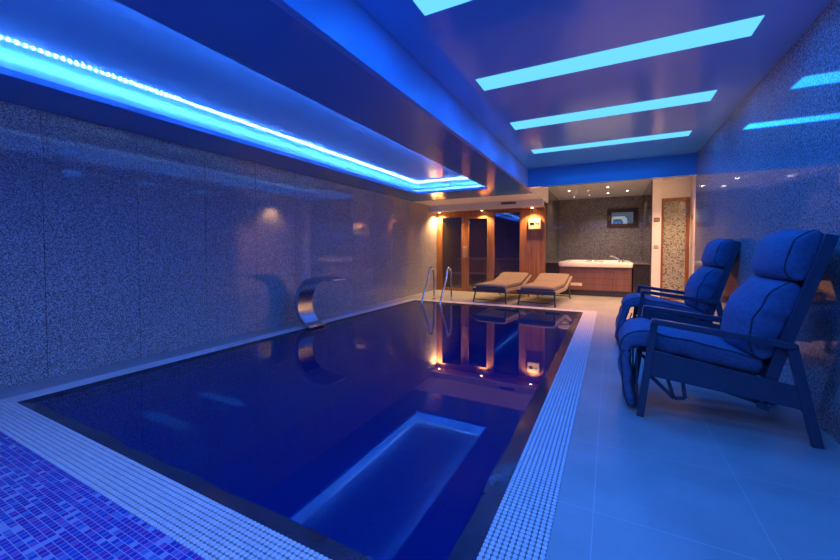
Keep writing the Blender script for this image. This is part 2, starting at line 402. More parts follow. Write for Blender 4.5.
struct('trim_6', MB().box(AX0, -1.14, 9.6, 12.2, 0.775, 0.80).box(0.48, AX1, 9.6, 12.2, 0.775, 0.80).box(-1.14, 0.48, 11.76, 12.2, 0.775, 0.80), M['granite_alcove'], 'granite ledge beside the hot tub rim', 'ledge', bevel=0.003)
SY = 9.75
struct('wall_far', MB().box(AX1 + 0.03, 0.99, SY - 0.15, SY + 0.1, 0, 2.65).box(1.51, 1.75, SY, SY + 0.1, 0, 2.65).box(0.99, 1.51, SY, SY + 0.1, 2.235, 2.65), M['plaster'], 'warm white wall around the tall shower door', 'wall')
struct('wall_passage', MB().box(1.535, 1.65, YB + 0.14, SY, 0, 2.65), M['plaster'], 'white side wall of the passage right of the shower door', 'wall')
struct('wall_jamb', MB().box(XR, 1.6, YB, YB + 0.14, 0, 2.27), M['plaster'], 'end of the right wall facing the passage', 'wall')

# soffit in front of the sauna
struct('trim_7', MB().box(XL, XB, 8.80, 8.86, 2.105, ZL), M['plaster'], 'white soffit face above the sauna front', 'soffit')
struct('trim_8', MB().box(XL, XB, 8.86, 9.22, 2.11, 2.14), M['sauna_wood'], 'timber underside of the soffit over the sauna front', 'soffit')

# ------------------------------------------------------------------ pool
bz = -1.25
pb = MB()
pb.box(WX0 - 0.08, WX1 + 0.08, WY0 - 0.08, WY1 + 0.08, bz - 0.1, bz)
for (a, b, c, d) in ((WX0 - 0.08, WX0, WY0 - 0.08, WY1 + 0.08), (WX1, WX1 + 0.08, WY0 - 0.08, WY1 + 0.08), (WX0, WX1, WY0 - 0.08, WY0), (WX0, WX1, WY1, WY1 + 0.08)):
    pb.box(a, b, c, d, bz, -0.06)
struct('floor_pool', pb, M['basin'], 'dark blue basin of the swimming pool', 'pool')

def rim_strip(pts_out, pts_in, nseg, mb, zo=-0.001, zi=-0.022, seed=0):
    """sloping granite rim between two parallel lines, hand-worn surface"""
    (ax, ay), (bx, by) = pts_out; (cx, cy), (dx, dy) = pts_in
    K = 7; vs = []; fs = []
    for i in range(nseg + 1):
        u = i / nseg
        for j in range(K + 1):
            w = j / K
            x = (ax + (bx - ax) * u) * (1 - w) + (cx + (dx - cx) * u) * w
            y = (ay + (by - ay) * u) * (1 - w) + (cy + (dy - cy) * u) * w
            z = zo + (zi - zo) * w + 0.0035 * noise.noise(Vector((x * 3.5, y * 3.5, seed))) * min(1, 4 * w)
            vs.append((x, y, z))
    for i in range(nseg):
        for j in range(K):
            a = i * (K + 1) + j; fs.append((a, a + 1, a + K + 2, a + K + 1))
    # inner drop
    o = len(vs)
    for i in range(nseg + 1):
        x, y, z = vs[i * (K + 1) + K]; vs.append((x, y, -0.12))
    for i in range(nseg): fs.append((i * (K + 1) + K, o + i, o + i + 1, (i + 1) * (K + 1) + K))
    mb.add(vs, fs)
rim = MB()
rim_strip(((LX1, GY1), (GX0, GY1)), ((WX0, WY0), (WX1, WY0)), 80, rim, seed=1)
rim_strip(((GX0, GY1), (GX0, FY0)), ((WX1, WY0), (WX1, WY1)), 80, rim, seed=2)
rim_strip(((GX0, FY0), (LX1, FY0)), ((WX1, WY1), (WX0, WY1)), 60, rim, seed=3)
rim_strip(((LX1, FY0), (LX1, GY1)), ((WX0, WY1), (WX0, WY0)), 80, rim, seed=4)
struct('trim_9', rim, M['rim'], 'dark wet granite rim around the pool water', 'rim', smooth=40)
w = MB(); w.add([(LX1 + 0.045, GY1 + 0.055, -0.0195), (GX0 - 0.06, GY1 + 0.055, -0.0195), (GX0 - 0.06, FY0 - 0.08, -0.0195), (LX1 + 0.045, FY0 - 0.08, -0.0195)], [(0, 1, 2, 3)])
wo = w.build('pool_water', M['water'], None, smooth=0); tag(wo, 'still deep blue water filling the swimming pool to the brim', 'water'); wo['kind'] = 'stuff'

def grating(name, x0, x1, y0, y1, label, pitch=0.0222, along='y'):
    root = thing(name, label, 'grating', ((x0 + x1) / 2, (y0 + y1) / 2, -0.05), 0, 'white overflow gratings round the pool')
    cx, cy = (x0 + x1) / 2, (y0 + y1) / 2
    nx = max(1, round((x1 - x0) / pitch)); ny = max(1, round((y1 - y0) / pitch)); px = (x1 - x0) / nx; py = (y1 - y0) / ny
    mb = MB(); V = mb.v; F = mb.f; zt, zb = 0.05, 0.036; q = 0.0048
    for i in range(nx):
        for j in range(ny):
            X = x0 - cx + (i + 0.5) * px; Y = y0 - cy + (j + 0.5) * py
            hx, hy = px / 2 - 0.0017, py / 2 - 0.0017
            if along == 'y': hy += 0.0006
            else: hx += 0.0006
            o = len(V)
            ring = [(hx - q, -hy), (hx, -hy + q), (hx, hy - q), (hx - q, hy), (-hx + q, hy), (-hx, hy - q), (-hx, -hy + q), (-hx + q, -hy)]
            for a, b in ring: V.append((X + a, Y + b, zb))
            for a, b in ring: V.append((X + a, Y + b, zt))
            F.append(tuple(range(o + 8, o + 16)))
            for k in range(8): F.append((o + k, o + (k + 1) % 8, o + 8 + (k + 1) % 8, o + 8 + k))
    me = bpy.data.meshes.new('grate_slats'); me.from_pydata(V, [], F); me.materials.append(M['grate'])
    g = bpy.data.objects.new('grate_slats', me); COL.objects.link(g); g.parent = root
    t = MB().box(x0 - cx, x1 - cx, y0 - cy, y1 - cy, -0.04, 0.0362)
    t.build('gutter_bed', M['trough'], root, smooth=0)
    return root
grating('overflow_grate', GX0, GX1, GY0, FY1, 'white overflow grating between pool and the recliner deck')
grating('overflow_grate', LX0, GX0, GY0, GY1, 'white overflow grating between pool and mosaic floor', along='x')
grating('overflow_grate', LX0, LX1, GY1, FY1, 'narrow white overflow grating under the left granite wall')
grating('overflow_grate', LX1, GX0, FY0, FY1, 'white overflow grating at the far end below the ladder', along='x')

# stainless ladder at the far end: two bent rails and submerged steps
def make_ladder():
    t = thing('pool_ladder', 'shiny steel pool ladder with two arched rails at far pool edge', 'ladder', (-3.29, 7.2, 0))
    def arch():
        pts = [(0, 0.25, 0.0), (0, 0.245, 0.30), (0, 0.215, 0.56)]
        for k in range(9):
            a = PI * k / 8; pts.append((0, 0.10 + 0.10 * math.cos(a), 0.62 + 0.10 * math.sin(a)))
        pts += [(0, -0.055, 0.48), (0, -0.30, 0.10), (0, -0.385, -0.1), (0, -0.40, -0.3), (0, -0.40, -0.95)]
        return smoothpath(pts, 46)
    for sx in (-0.21, 0.21):
        r = MB().tube([(sx + p[0], p[1], p[2]) for p in arch()], 0.021, 12).build('rail', M['chrome'], t)
        MB().disc((sx, 0.25, 0.0), 0.045, 0.012, 20, 0.036).build('flange', M['chrome'], r)
    for z in (-0.3, -0.58, -0.86):
        MB().box(-0.2, 0.2, -0.44, -0.36, z, z + 0.03).build('step', M['steel'], t, bevel=0.004)
    return t
make_ladder()

# waterfall spout: a wide curved steel blade on the left coping
def make_spout():
    t = thing('waterfall_spout', 'curved stainless steel waterfall spout arching over left pool edge', 'spout', (-3.83, 4.0, 0))
    ctrl = [(0.07, 0.008), (-0.02, 0.04), (-0.11, 0.12), (-0.165, 0.24), (-0.172, 0.36), (-0.13, 0.50), (-0.03, 0.62), (0.10, 0.677), (0.29, 0.695), (0.50, 0.688)]
    pa = smoothpath(ctrl, 40); mb = MB(); n = len(pa); vs = []
    for i, (x, z) in enumerate(pa):
        a = pa[max(i - 1, 0)]; b = pa[min(i + 1, n - 1)]; d = Vector((b[0] - a[0], b[1] - a[1])).normalized(); nr = (-d.y, d.x)
        th = (0.010 + 0.022 * min(1, i / 7)) * (1 - 0.75 * max(0, i / (n - 1) - 0.88) / 0.12)
        wd = 0.14 + 0.02 * (i / n)
        if i > n - 4: wd -= 0.012 * (i - (n - 4))
        for y in (-wd, wd):
            vs.append((x + nr[0] * th, y, z + nr[1] * th)); vs.append((x - nr[0] * th, y, z - nr[1] * th))
    fs = []
    for i in range(n - 1):
        o = i * 4; p = o + 4
        fs += [(o, o + 2, p + 2, p), (o + 1, p + 1, p + 3, o + 3), (o, p, p + 1, o + 1), (o + 2, o + 3, p + 3, p + 2)]
    fs += [(0, 1, 3, 2), (4 * n - 4, 4 * n - 2, 4 * n - 1, 4 * n - 3)]
    mb.add(vs, fs); mb.build('blade', M['blade'], t, smooth=40, bevel=0.004)
    MB().box(-0.06, 0.115, -0.165, 0.165, 0.0008, 0.010).build('base_plate', M['steel'], t, bevel=0.003)
    for z0 in (0.24,):
        MB().bar((-0.142, -0.142, z0 + 0.06), (-0.142, 0.142, z0 + 0.085), 0.008, 0.008, (1, 0, 0)).build('weld_seam', M['chrome'], t)
make_spout()

# ------------------------------------------------------------------ recliners
def make_recliner():
    t = thing('recliner_chair', 'nearest padded blue recliner armchair, in front of its twin by the right wall', 'armchair', (0.62, 3.13, 0), 0, 'padded recliners along the right wall')
    X0 = 0.62
    def X(x): return x - X0
    Y = 0.325
    for s in (-1, 1):
        y = s * Y
        MB().bar((X(0.19), y, 0.0), (X(0.262), y, 0.632), 0.028, 0.042).build('front_leg', M['frame'], t, bevel=0.003)
        MB().prism([(X(0.243), 0.648), (X(0.25), 0.618), (X(0.30), 0.615), (X(0.905), 0.538), (X(0.945), 0.55), (X(0.94), 0.572), (X(0.92), 0.578), (X(0.26), 0.655)], y - 0.026, y + 0.026).build('armrest', M['frame'], t, bevel=0.005)
        MB().bar((X(0.922), y, 0.56), (X(1.04), y, 0.0), 0.028, 0.05).build('rear_leg', M['frame'], t, bevel=0.003)
        MB().prism([(X(0.232), 0.452), (X(0.222), 0.28), (X(0.985), 0.196), (X(0.965), 0.325)], y - s * 0.006 - 0.011, y - s * 0.006 + 0.011).build('side_rail', M['frame'], t, bevel=0.003)
        # back stile, bent
        yb = s * 0.285
        ctr = smoothpath([(0.815, 0.155), (0.858, 0.38), (0.925, 0.62), (1.005, 0.90), (1.085, 1.185)], 14)
        poly = []
        for i, (x, z) in enumerate(ctr): poly.append((X(x) + 0.028, z - 0.007))
        for (x, z) in reversed(ctr): poly.append((X(x) - 0.028, z + 0.007))
        n = len(ctr); mb = MB()
        vs = [(px, yb - 0.014, pz) for px, pz in poly] + [(px, yb + 0.014, pz) for px, pz in poly]; m = 2 * n; fs = []
        for i in range(n - 1):
            a, b, c, d = i, i + 1, m - 2 - i, m - 1 - i
            fs += [(a, b, c, d), (a + m, d + m, c + m, b + m)]
        for i in range(m): fs.append((i, i + m, (i + 1) % m + m, (i + 1) % m))
        mb.add(vs, fs); mb.build('back_stile', M['frame'], t, bevel=0.003)
    # back panel between stiles, cross bars
    ctr = smoothpath([(0.865, 0.38), (0.932, 0.62), (1.012, 0.90), (1.085, 1.165)], 10)
    mb = MB(); vs = []; fs = []
    for x, z in ctr: vs += [(X(x) + 0.012, -0.272, z), (X(x) + 0.012, 0.272, z), (X(x) + 0.024, -0.272, z), (X(x) + 0.024, 0.272, z)]
    for i in range(len(ctr) - 1):
        o = 4 * i; p = o + 4; fs += [(o, o + 1, p + 1, p), (o + 2, p + 2, p + 3, o + 3), (o, p, p + 2, o + 2), (o + 1, o + 3, p + 3, p + 1)]
    e = 4 * (len(ctr) - 1); fs += [(0, 2, 3, 1), (e, e + 1, e + 3, e + 2)]
    mb.add(vs, fs); mb.build('back_panel', M['frame'], t)
    for x, z in ((0.835, 0.19), (0.30, 0.31)):
        MB().bar((X(x), -0.31, z), (X(x), 0.31, z), 0.03, 0.03, (1, 0, 0)).build('cross_bar', M['frame'], t, bevel=0.003)
    MB().bar((X(0.29), 0, 0.40), (X(0.83), 0, 0.30), 0.5, 0.02, (0, 1, 0)).build('seat_deck', M['frame'], t)
    # recline linkage
    for s in (-1, 1):
        y = s * 0.24
        MB().bar((X(0.235), y, 0.27), (X(0.385), y, 0.125), 0.012, 0.024).bar((X(0.385), y, 0.125), (X(0.335), y, 0.30), 0.012, 0.022).bar((X(0.445), y, 0.135), (X(0.425), y, 0.30), 0.012, 0.022).bar((X(0.385), y, 0.125), (X(0.445), y, 0.135), 0.012, 0.02).bar((X(0.50), y, 0.255), (X(0.82), y, 0.175), 0.012, 0.02).build('recline_linkage', M['frame'], t, bevel=0.002)
    W = 0.56
    lines = (PI * 0.2, PI * 0.8, -PI * 0.2, -PI * 0.8)
    def pad(name, ctrl, width, **kw):
        mb, seam = sweep_pad(ctrl, width, lines=lines, **kw)
        o = mb.build(name, M['fabric'], t, smooth=60)
        for a in lines: MB().tube(seam[a], 0.0045, 6).build('piping', M['piping'], o)
        return o
    pad('seat_cushion', [(X(0.82), 0.402, 0.11), (X(0.66), 0.426, 0.125), (X(0.42), 0.468, 0.125), (X(0.24), 0.500, 0.125), (X(0.155), 0.495, 0.115), (X(0.112), 0.455, 0.085), (X(0.10), 0.40, 0.07)], W, wrinkle=0.013, seed=1, endr=0.03, n=40, e=0.24, dome=0.2)
    pad('back_cushion', [(X(0.82), 0.45, 0.15), (X(0.80), 0.54, 0.215), (X(0.822), 0.66, 0.24), (X(0.875), 0.79, 0.215), (X(0.945), 0.912, 0.15)], W, wrinkle=0.02, seed=5, endr=0.05, e=0.36, dome=0.5, n=34)
    pad('head_cushion', [(X(0.975), 0.925, 0.15), (X(0.957), 0.985, 0.215), (X(0.962), 1.05, 0.22), (X(0.987), 1.13, 0.19), (X(1.035), 1.212, 0.10)], W, wrinkle=0.022, seed=9, endr=0.04, e=0.36, dome=0.5, n=34)
    # leg rest, hinged at its top
    hx, hz = 0.115, 0.415
    mb, seam = sweep_pad([(0.0, 0.0, 0.055), (-0.008, -0.10, 0.075), (0.0, -0.22, 0.075), (0.015, -0.32, 0.07), (0.028, -0.385, 0.055)], W, lines=lines, wrinkle=0.018, seed=13, endr=0.03)
    lr = mb.build('leg_rest', M['fabric'], t, smooth=60, loc=(X(hx), 0, hz))
    for a in lines: MB().tube(seam[a], 0.0045, 6).build('piping', M['piping'], lr)
    MB().bar((0.055, -0.24, -0.02), (0.062, -0.24, -0.37), 0.02, 0.012).bar((0.055, 0.24, -0.02), (0.062, 0.24, -0.37), 0.02, 0.012).bar((0.062, -0.25, -0.37), (0.062, 0.25, -0.37), 0.012, 0.02, (0, 0, 1)).build('leg_rest_frame', M['frame'], lr, bevel=0.002)
    return t
rec = make_recliner()
r2 = dup(rec, (0.69, 5.08, 0), 0, 'farther padded blue recliner armchair with leg rest swung out, behind its twin')
for c in r2.children:
    if c.name.startswith('leg_rest'): c.rotation_euler = (0, math.radians(17), 0)

# ------------------------------------------------------------------ sun loungers
def make_lounger():
    t = thing('sun_lounger', 'left taupe cushioned sun lounger in front of sauna glass', 'sun lounger', (0, 0, 0), 0, 'sun loungers at the far end')
    W = 0.70
    prof = [(0.0, 0.275), (0.45, 0.275), (0.85, 0.27), (1.08, 0.285), (1.28, 0.345), (1.50, 0.42), (1.70, 0.475)]
    pa = smoothpath(prof, 26)
    for s in (-1, 1):
        mb = MB(); vs = []; fs = []
        for y, z in pa: vs += [(s * W / 2 - 0.016, y, z - 0.03), (s * W / 2 + 0.016, y, z - 0.03), (s * W / 2 + 0.016, y, z + 0.03), (s * W / 2 - 0.016, y, z + 0.03)]
        for i in range(len(pa) - 1):
            for k in range(4): fs.append((4 * i + k, 4 * i + (k + 1) % 4, 4 * i + 4 + (k + 1) % 4, 4 * i + 4 + k))
        e = 4 * (len(pa) - 1); fs += [(3, 2, 1, 0), (e, e + 1, e + 2, e + 3)]
        mb.add(vs, fs); mb.build('side_rail', M['weave'], t)
        MB().bar((s * (W / 2 - 0.02), 0.06, 0.26), (s * (W / 2 + 0.01), 0.0, 0.0), 0.026, 0.026).build('leg', M['lounger_frame'], t, bevel=0.003)
        MB().bar((s * (W / 2 - 0.02), 1.40, 0.37), (s * (W / 2 + 0.01), 1.50, 0.0), 0.026, 0.026).build('leg', M['lounger_frame'], t, bevel=0.003)
    for y, z in ((0.022, 0.06), (1.484, 0.06)):
        MB().bar((-W / 2, y, z), (W / 2, y, z), 0.02, 0.02, (0, 0, 1)).build('cross_bar', M['lounger_frame'], t, bevel=0.002)
    MB().box(-W / 2 - 0.016, W / 2 + 0.016, -0.03, 0.0, 0.235, 0.305).build('end_rail', M['lounger_frame'], t, bevel=0.004)
    mb = MB(); vs = []; fs = []
    for y, z in pa: vs += [(-W / 2 + 0.016, y, z), (W / 2 - 0.016, y, z), (W / 2 - 0.016, y, z + 0.012), (-W / 2 + 0.016, y, z + 0.012)]
    for i in range(len(pa) - 1):
        for k in range(4): fs.append((4 * i + k, 4 * i + (k + 1) % 4, 4 * i + 4 + (k + 1) % 4, 4 * i + 4 + k))
    e = 4 * (len(pa) - 1); fs += [(3, 2, 1, 0), (e, e + 1, e + 2, e + 3)]
    mb.add(vs, fs); mb.build('sling', M['weave'], t)
    path = [(y, z + 0.012 + 0.05, 0.10) for y, z in [(0.02, 0.275), (0.45, 0.28), (0.78, 0.285), (0.98, 0.285), (1.20, 0.335), (1.44, 0.405), (1.63, 0.458)]]
    mb, seam = sweep_pad(path, 0.66, n=40, e=0.3, endr=0.03, wrinkle=0.006, seed=3, lines=(PI * 0.12, PI * 0.88))
    rot = lambda v: (-v[1], v[0], v[2])
    mb.v = [rot(v) for v in mb.v]
    mo = mb.build('mattress', M['lounger_pad'], t, smooth=60)
    for a in seam: MB().tube([rot(v) for v in seam[a]], 0.006, 6).build('piping', M['lounger_pad'], mo)
    return t
lg = make_lounger()
lg.location = (-2.215, 7.40, 0); lg.rotation_euler = (0, 0, math.radians(-6.5))
dup(lg, (-1.275, 7.42, 0), math.radians(-5), 'right taupe cushioned sun lounger in front of hot tub')

# ------------------------------------------------------------------ sauna
def make_sauna():
    t = thing('sauna_cabin', 'orange pine sauna cabin with glass front in far left corner', 'sauna', (-2.82, 9.2, 0))
    ox, oy = -2.82, 9.2
    def B(x0, x1, y0, y1, z0, z1): return MB().box(x0 - ox, x1 - ox, y0 - oy, y1 - oy, z0, z1)
    y0, y1 = 9.2, 9.28
    B(-4.24, -4.08, y0, y1, 0, 2.1).build('post', M['sauna_trim'], t, bevel=0.004)
    B(-3.52, -3.36, y0, y1, 0.07, 1.99).build('post', M['sauna_trim'], t, bevel=0.004)
    B(-2.77, -2.63, y0, y1, 0.07, 1.99).build('post', M['sauna_trim'], t, bevel=0.004)
    B(-1.99, -1.83, y0, y1, 0.07, 2.1).build('post', M['sauna_trim'], t, bevel=0.004)
    B(-4.08, -2.63, y0 + 0.005, y1, 1.975, 2.1).build('top_rail', M['sauna_trim'], t, bevel=0.004)
    B(-2.63, -1.99, y0 + 0.005, y1, 2.04, 2.1).build('top_rail', M['sauna_trim'], t, bevel=0.004)
    B(-4.08, -1.83, y0 + 0.003, y1, 0.0, 0.075).build('bottom_rail', M['sauna_trim'], t, bevel=0.004)
    B(-1.83, -1.40, y0 + 0.004, y1, 0.0, 2.1).build('wood_panel', M['sauna_wood'], t, bevel=0.003)
    B(-4.08, -3.52, y0 + 0.035, y0 + 0.045, 0.075, 1.975).build('glass_pane', M['glass'], t, smooth=0)
    B(-2.63, -1.99, y0 + 0.035, y0 + 0.045, 0.075, 2.04).build('glass_pane', M['glass'], t, smooth=0)
    # door leaf in the middle
    d = MB()
    for a in ((-3.355, -3.31, 0.08, 1.97), (-2.82, -2.775, 0.08, 1.97)): d.box(a[0] - ox, a[1] - ox, -0.008, 0.04, a[2], a[3])
    d.box(-3.31 - ox, -2.82 - ox, -0.008, 0.04, 1.92, 1.97).box(-3.31 - ox, -2.82 - ox, -0.008, 0.04, 0.08, 0.13)
    do = d.build('door', M['sauna_trim'], t, bevel=0.003)
    B(-3.31, -2.82, y0 + 0.012, y0 + 0.02, 0.13, 1.92).build('door_pane', M['glass'], do, smooth=0)
    B(-3.46, -3.345, y0 - 0.05, y0 - 0.01, 0.90, 1.19).build('handle', M['bench'], do, bevel=0.012)
    # interior
    B(-4.24, -1.43, 10.85, 10.9, 0, 2.1).build('back_lining', M['sauna_in'], t)
    B(-4.24, -4.2, 9.28, 10.85, 0, 2.1).build('side_lining', M['sauna_in'], t)
    B(-1.47, -1.43, 9.28, 10.85, 0, 2.1).build('side_lining', M['sauna_in'], t)
    B(-4.24, -1.43, 9.28, 10.9, 2.1, 2.13).build('roof', M['sauna_in'], t)
    B(-4.19, -1.48, 10.25, 10.84, 0.82, 0.87).build('bench', M['bench'], t, bevel=0.004)
    B(-4.19, -1.48, 9.75, 10.25, 0.40, 0.45).build('bench', M['bench'], t, bevel=0.004)
    B(-4.19, -1.48, 10.22, 10.25, 0.45, 0.82).build('bench_riser', M['sauna_in'], t)
    B(-4.19, -1.48, 9.76, 9.79, 0.0, 0.40).build('bench_riser', M['sauna_in'], t)
    b = B(-2.28, -2.08, 10.2, 10.84, 0.88, 1.0); b.build('headrest', M['bench'], t, bevel=0.01)
make_sauna()
t = thing('sauna_control', 'cream control box with dark display on sauna pine panel', 'control box', (-1.625, 9.2, 1.6))
MB().box(-0.145, 0.145, -0.07, 0.003, 0.0, 0.25).build('housing', M['cream'], t, bevel=0.012)
MB().box(-0.105, -0.005, -0.074, -0.068, 0.10, 0.165).build('display', M['black'], t, bevel=0.002)
for k in range(2): MB().box(0.025 + 0.045 * k, 0.055 + 0.045 * k, -0.074, -0.068, 0.115, 0.15).build('button', M['black'], t, bevel=0.002)
# grille on the soffit
t = thing('vent_grille', 'small grey vent grille on white soffit above sauna', 'vent', (-2.17, 8.80, 2.19))
MB().box(-0.18, 0.18, -0.012, 0.002, 0, 0.06).build('frame', M['vent'], t, bevel=0.003)
for k in range(4): MB().bar((-0.17, -0.014, 0.011 + k * 0.013), (0.17, -0.014, 0.011 + k * 0.013), 0.008, 0.006, (0, 0, 1)).build('slat', M['black'], t)

# ------------------------------------------------------------------ hot tub
def make_tub():
    t = thing('hot_tub', 'white rimmed hot tub with dark timber cladding in granite alcove', 'hot tub', (-0.33, 9.66, 0))
    hw = 0.82; D = 2.08
    # rim and shell: nested rounded rectangles
    def rrect(hx, y0, y1, r, z, n=6):
        out = []
        for cx, cy, a0 in ((hx - r, y0 + r, -PI / 2), (hx - r, y1 - r, 0), (-hx + r, y1 - r, PI / 2), (-hx + r, y0 + r, PI)):
            for k in range(n + 1):
                a = a0 + PI / 2 * k / n; out.append((cx + r * math.cos(a), cy + r * math.sin(a), z))
        return out
    loops = [rrect(hw - 0.03, -0.03, D, 0.1, 0.69), rrect(hw, -0.06, D, 0.12, 0.70), rrect(hw + 0.005, -0.065, D, 0.12, 0.74), rrect(hw - 0.01, -0.05, D, 0.12, 0.795), rrect(hw - 0.05, -0.01, D - 0.04, 0.12, 0.815),
             rrect(hw - 0.14, 0.10, D - 0.13, 0.14, 0.81), rrect(hw - 0.18, 0.15, D - 0.18, 0.16, 0.76), rrect(hw - 0.24, 0.22, D - 0.24, 0.2, 0.45), rrect(hw - 0.3, 0.3, D - 0.3, 0.2, 0.40)]
    n = len(loops[0]); mb = MB(); fs = []
    for i in range(len(loops) - 1):
        for k in range(n): fs.append((i * n + k, i * n + (k + 1) % n, (i + 1) * n + (k + 1) % n, (i + 1) * n + k))
    fs.append(tuple(range((len(loops) - 1) * n, len(loops) * n)))
    mb.add([v for l in loops for v in l], fs); mb.build('shell', M['tub'], t, smooth=50)
    MB().box(-0.76, 0.38, -0.0, 0.03, 0.13, 0.69).build('cladding_panel', M['skirt'], t, bevel=0.004)
    MB().box(0.385, 0.76, -0.002, 0.03, 0.13, 0.69).build('cladding_panel', M['skirt'], t, bevel=0.006)
    for sx in (-0.7675, 0.7675): MB().box(sx - 0.0125, sx + 0.0125, -0.008, 2.0, 0.13, 0.69).build('side_cladding', M['skirt'], t, bevel=0.004)
    MB().box(-0.77, 0.77, 0.03, 2.0, 0.0, 0.13).build('plinth', M['granite_dark'], t)
    MB().box(-0.52, -0.26, -0.006, 0.002, 0.235, 0.305).build('label_plate', M['tag'], t)
    tp = MB().tube(smoothpath([(0.52, 0.12, 0.80), (0.52, 0.12, 0.87), (0.50, 0.13, 0.90), (0.40, 0.16, 0.95), (0.34, 0.18, 0.965)], 16), 0.02, 10).build('tap', M['chrome'], t)
    MB().disc((0.60, 0.12, 0.812), 0.022, 0.07, 16, 0.018).build('tap_handle', M['chrome'], t)
    MB().tube([(-0.2, 0.18, 0.80), (-0.1, 0.16, 0.835), (0.1, 0.16, 0.835), (0.2, 0.18, 0.80)], 0.016, 8).build('grab_rail', M['chrome'], t)
make_tub()

# window in the back wall of the alcove
wn = bpy.data.objects.new('window_1', None); COL.objects.link(wn); wn.location = (0.305, AY1, 1.75); wn['kind'] = 'structure'
tag(wn, 'small dark timber window high in the alcove wall', 'window')
f = MB().box(-0.395, -0.32, -0.03, 0.05, 0, 0.56).box(0.32, 0.395, -0.03, 0.05, 0, 0.56).box(-0.32, 0.32, -0.03, 0.05, 0, 0.075).box(-0.32, 0.32, -0.03, 0.05, 0.485, 0.56)
f.build('window_frame', M['dark_wood'], wn, bevel=0.004)
f = MB().box(-0.32, -0.275, -0.015, 0.04, 0.075, 0.485).box(0.275, 0.32, -0.015, 0.04, 0.075, 0.485).box(-0.275, 0.275, -0.015, 0.04, 0.075, 0.115).box(-0.275, 0.275, -0.015, 0.04, 0.445, 0.485)
f.build('window_sash', M['dark_wood'], wn, bevel=0.003)
MB().box(-0.275, 0.275, 0.005, 0.012, 0.115, 0.445).build('window_pane', M['pane'], wn, smooth=0)
MB().box(-0.345, -0.325, -0.06, -0.03, 0.22, 0.34).build('window_handle', M['chrome'], wn, bevel=0.005)
# outside the window: pale arched masonry and a dark bush at dusk
struct('ground_outside', MB().box(-3, 4, 12.3, 18, 1.2, 1.3), M['night'], 'dark ground outside the alcove window', 'ground')
o = MB()
arch = [(0.0, 1.3), (0.0, 2.1), (0.06, 2.19), (0.41, 2.19), (0.48, 2.1), (0.48, 1.3), (0.36, 1.3), (0.36, 2.02), (0.3, 2.09), (0.1, 2.09), (0.06, 2.02), (0.06, 1.3)]
o.prism(arch, 13.6, 13.9)
tag(o.build('masonry_arch', M['stone'], None, bevel=0.02, smooth=30), 'pale rounded shape seen outside through the alcove window', 'masonry')
bm = bmesh.new(); bmesh.ops.create_icosphere(bm, subdivisions=4, radius=0.33)
for v in bm.verts: v.co *= 1 + 0.25 * noise.noise(v.co * 9) + 0.12 * noise.noise(v.co * 24)
me = bpy.data.meshes.new('bush'); bm.to_mesh(me); bm.free(); me.materials.append(M['leaf'])
bo = bpy.data.objects.new('bush', me); COL.objects.link(bo); bo.location = (0.2, 13.35, 1.6); bo.scale = (0.8, 0.6, 1.0)
tag(bo, 'dark bush just outside the alcove window', 'bush')

# unseen lamp added outside to light the pale arch
gl = thing('outside_fill_lamp', 'added unseen lamp above the alcove window, lighting the pale shape outside', 'lamp', (0.25, AY1 + 0.1, 2.62))
MB().disc((0, 0.07, -0.06), 0.05, 0.1, 18, 0.03).build('shade', M['steel'], gl)
MB().box(-0.02, 0.02, -0.003, 0.06, 0.0, 0.03).build('bracket', M['steel'], gl)
l = bpy.data.lights.new('lamp_beam', 'SPOT'); l.energy = 40; l.spot_size = math.radians(150); l.shadow_soft_size = 0.04; l.color = (1, 0.95, 0.9)
lo = bpy.data.objects.new('lamp_beam', l); COL.objects.link(lo); lo.parent = gl; lo.location = (0, 0.1, -0.09); lo.rotation_euler = (math.radians(55), 0, 0)

# shower door
dn = bpy.data.objects.new('door_1', None); COL.objects.link(dn); dn.location = (1.25, SY, 0); dn['kind'] = 'structure'
tag(dn, 'tall shower door of speckled pebble glass in reddish timber frame', 'door')
MB().box(-0.27, -0.205, -0.03, 0.06, 0, 2.24).box(0.205, 0.27, -0.03, 0.06, 0, 2.24).box(-0.205, 0.205, -0.03, 0.06, 2.17, 2.24).box(-0.205, 0.205, -0.03, 0.06, 0, 0.05).build('door_frame', M['door_wood'], dn, bevel=0.005)
MB().box(-0.205, 0.205, 0.0, 0.03, 0.05, 2.17).build('door_pane', M['pebble'], dn, smooth=0)
for k, z in enumerate((0.3, 1.1, 1.9)): MB().tube([(0.2, -0.035, z), (0.2, -0.035, z + 0.1)], 0.01, 8).build('door_hinge', M['chrome'], dn)

def plaque(x, y, z, nx, label):
    t = thing('door_plaque', label, 'plaque', (x, y, z), nx, 'door plaques')
    MB().box(-0.055, 0.055, -0.012, 0.002, -0.045, 0.045).build('plate', M['bronze'], t, bevel=0.003)
    for k in range(3): MB().box(-0.042 + 0.03 * k, -0.022 + 0.03 * k, -0.014, -0.01, -0.012, 0.014).build('mark', M['vent'], t)
plaque(0.905, SY - 0.15, 1.765, 0, 'small brown plaque on white wall left of the shower door')
plaque(1.535, 9.52, 1.79, -PI / 2, 'small brown plaque on passage wall right of the shower door')
def switch(x, y, z, nx, label):
    t = thing('light_switch', label, 'switch', (x, y, z), nx, 'light switches')
    MB().box(-0.042, 0.042, -0.01, 0.002, -0.042, 0.042).build('plate', M['switch'], t, bevel=0.004)
    MB().box(-0.026, 0.026, -0.016, -0.008, -0.026, 0.026).build('rocker', M['switch'], t, bevel=0.003)
switch(0.90, SY - 0.15, 1.17, 0, 'white light switch on wall left of the shower door')
switch(1.535, 9.56, 1.17, -PI / 2, 'white light switch on passage wall right of the shower door')

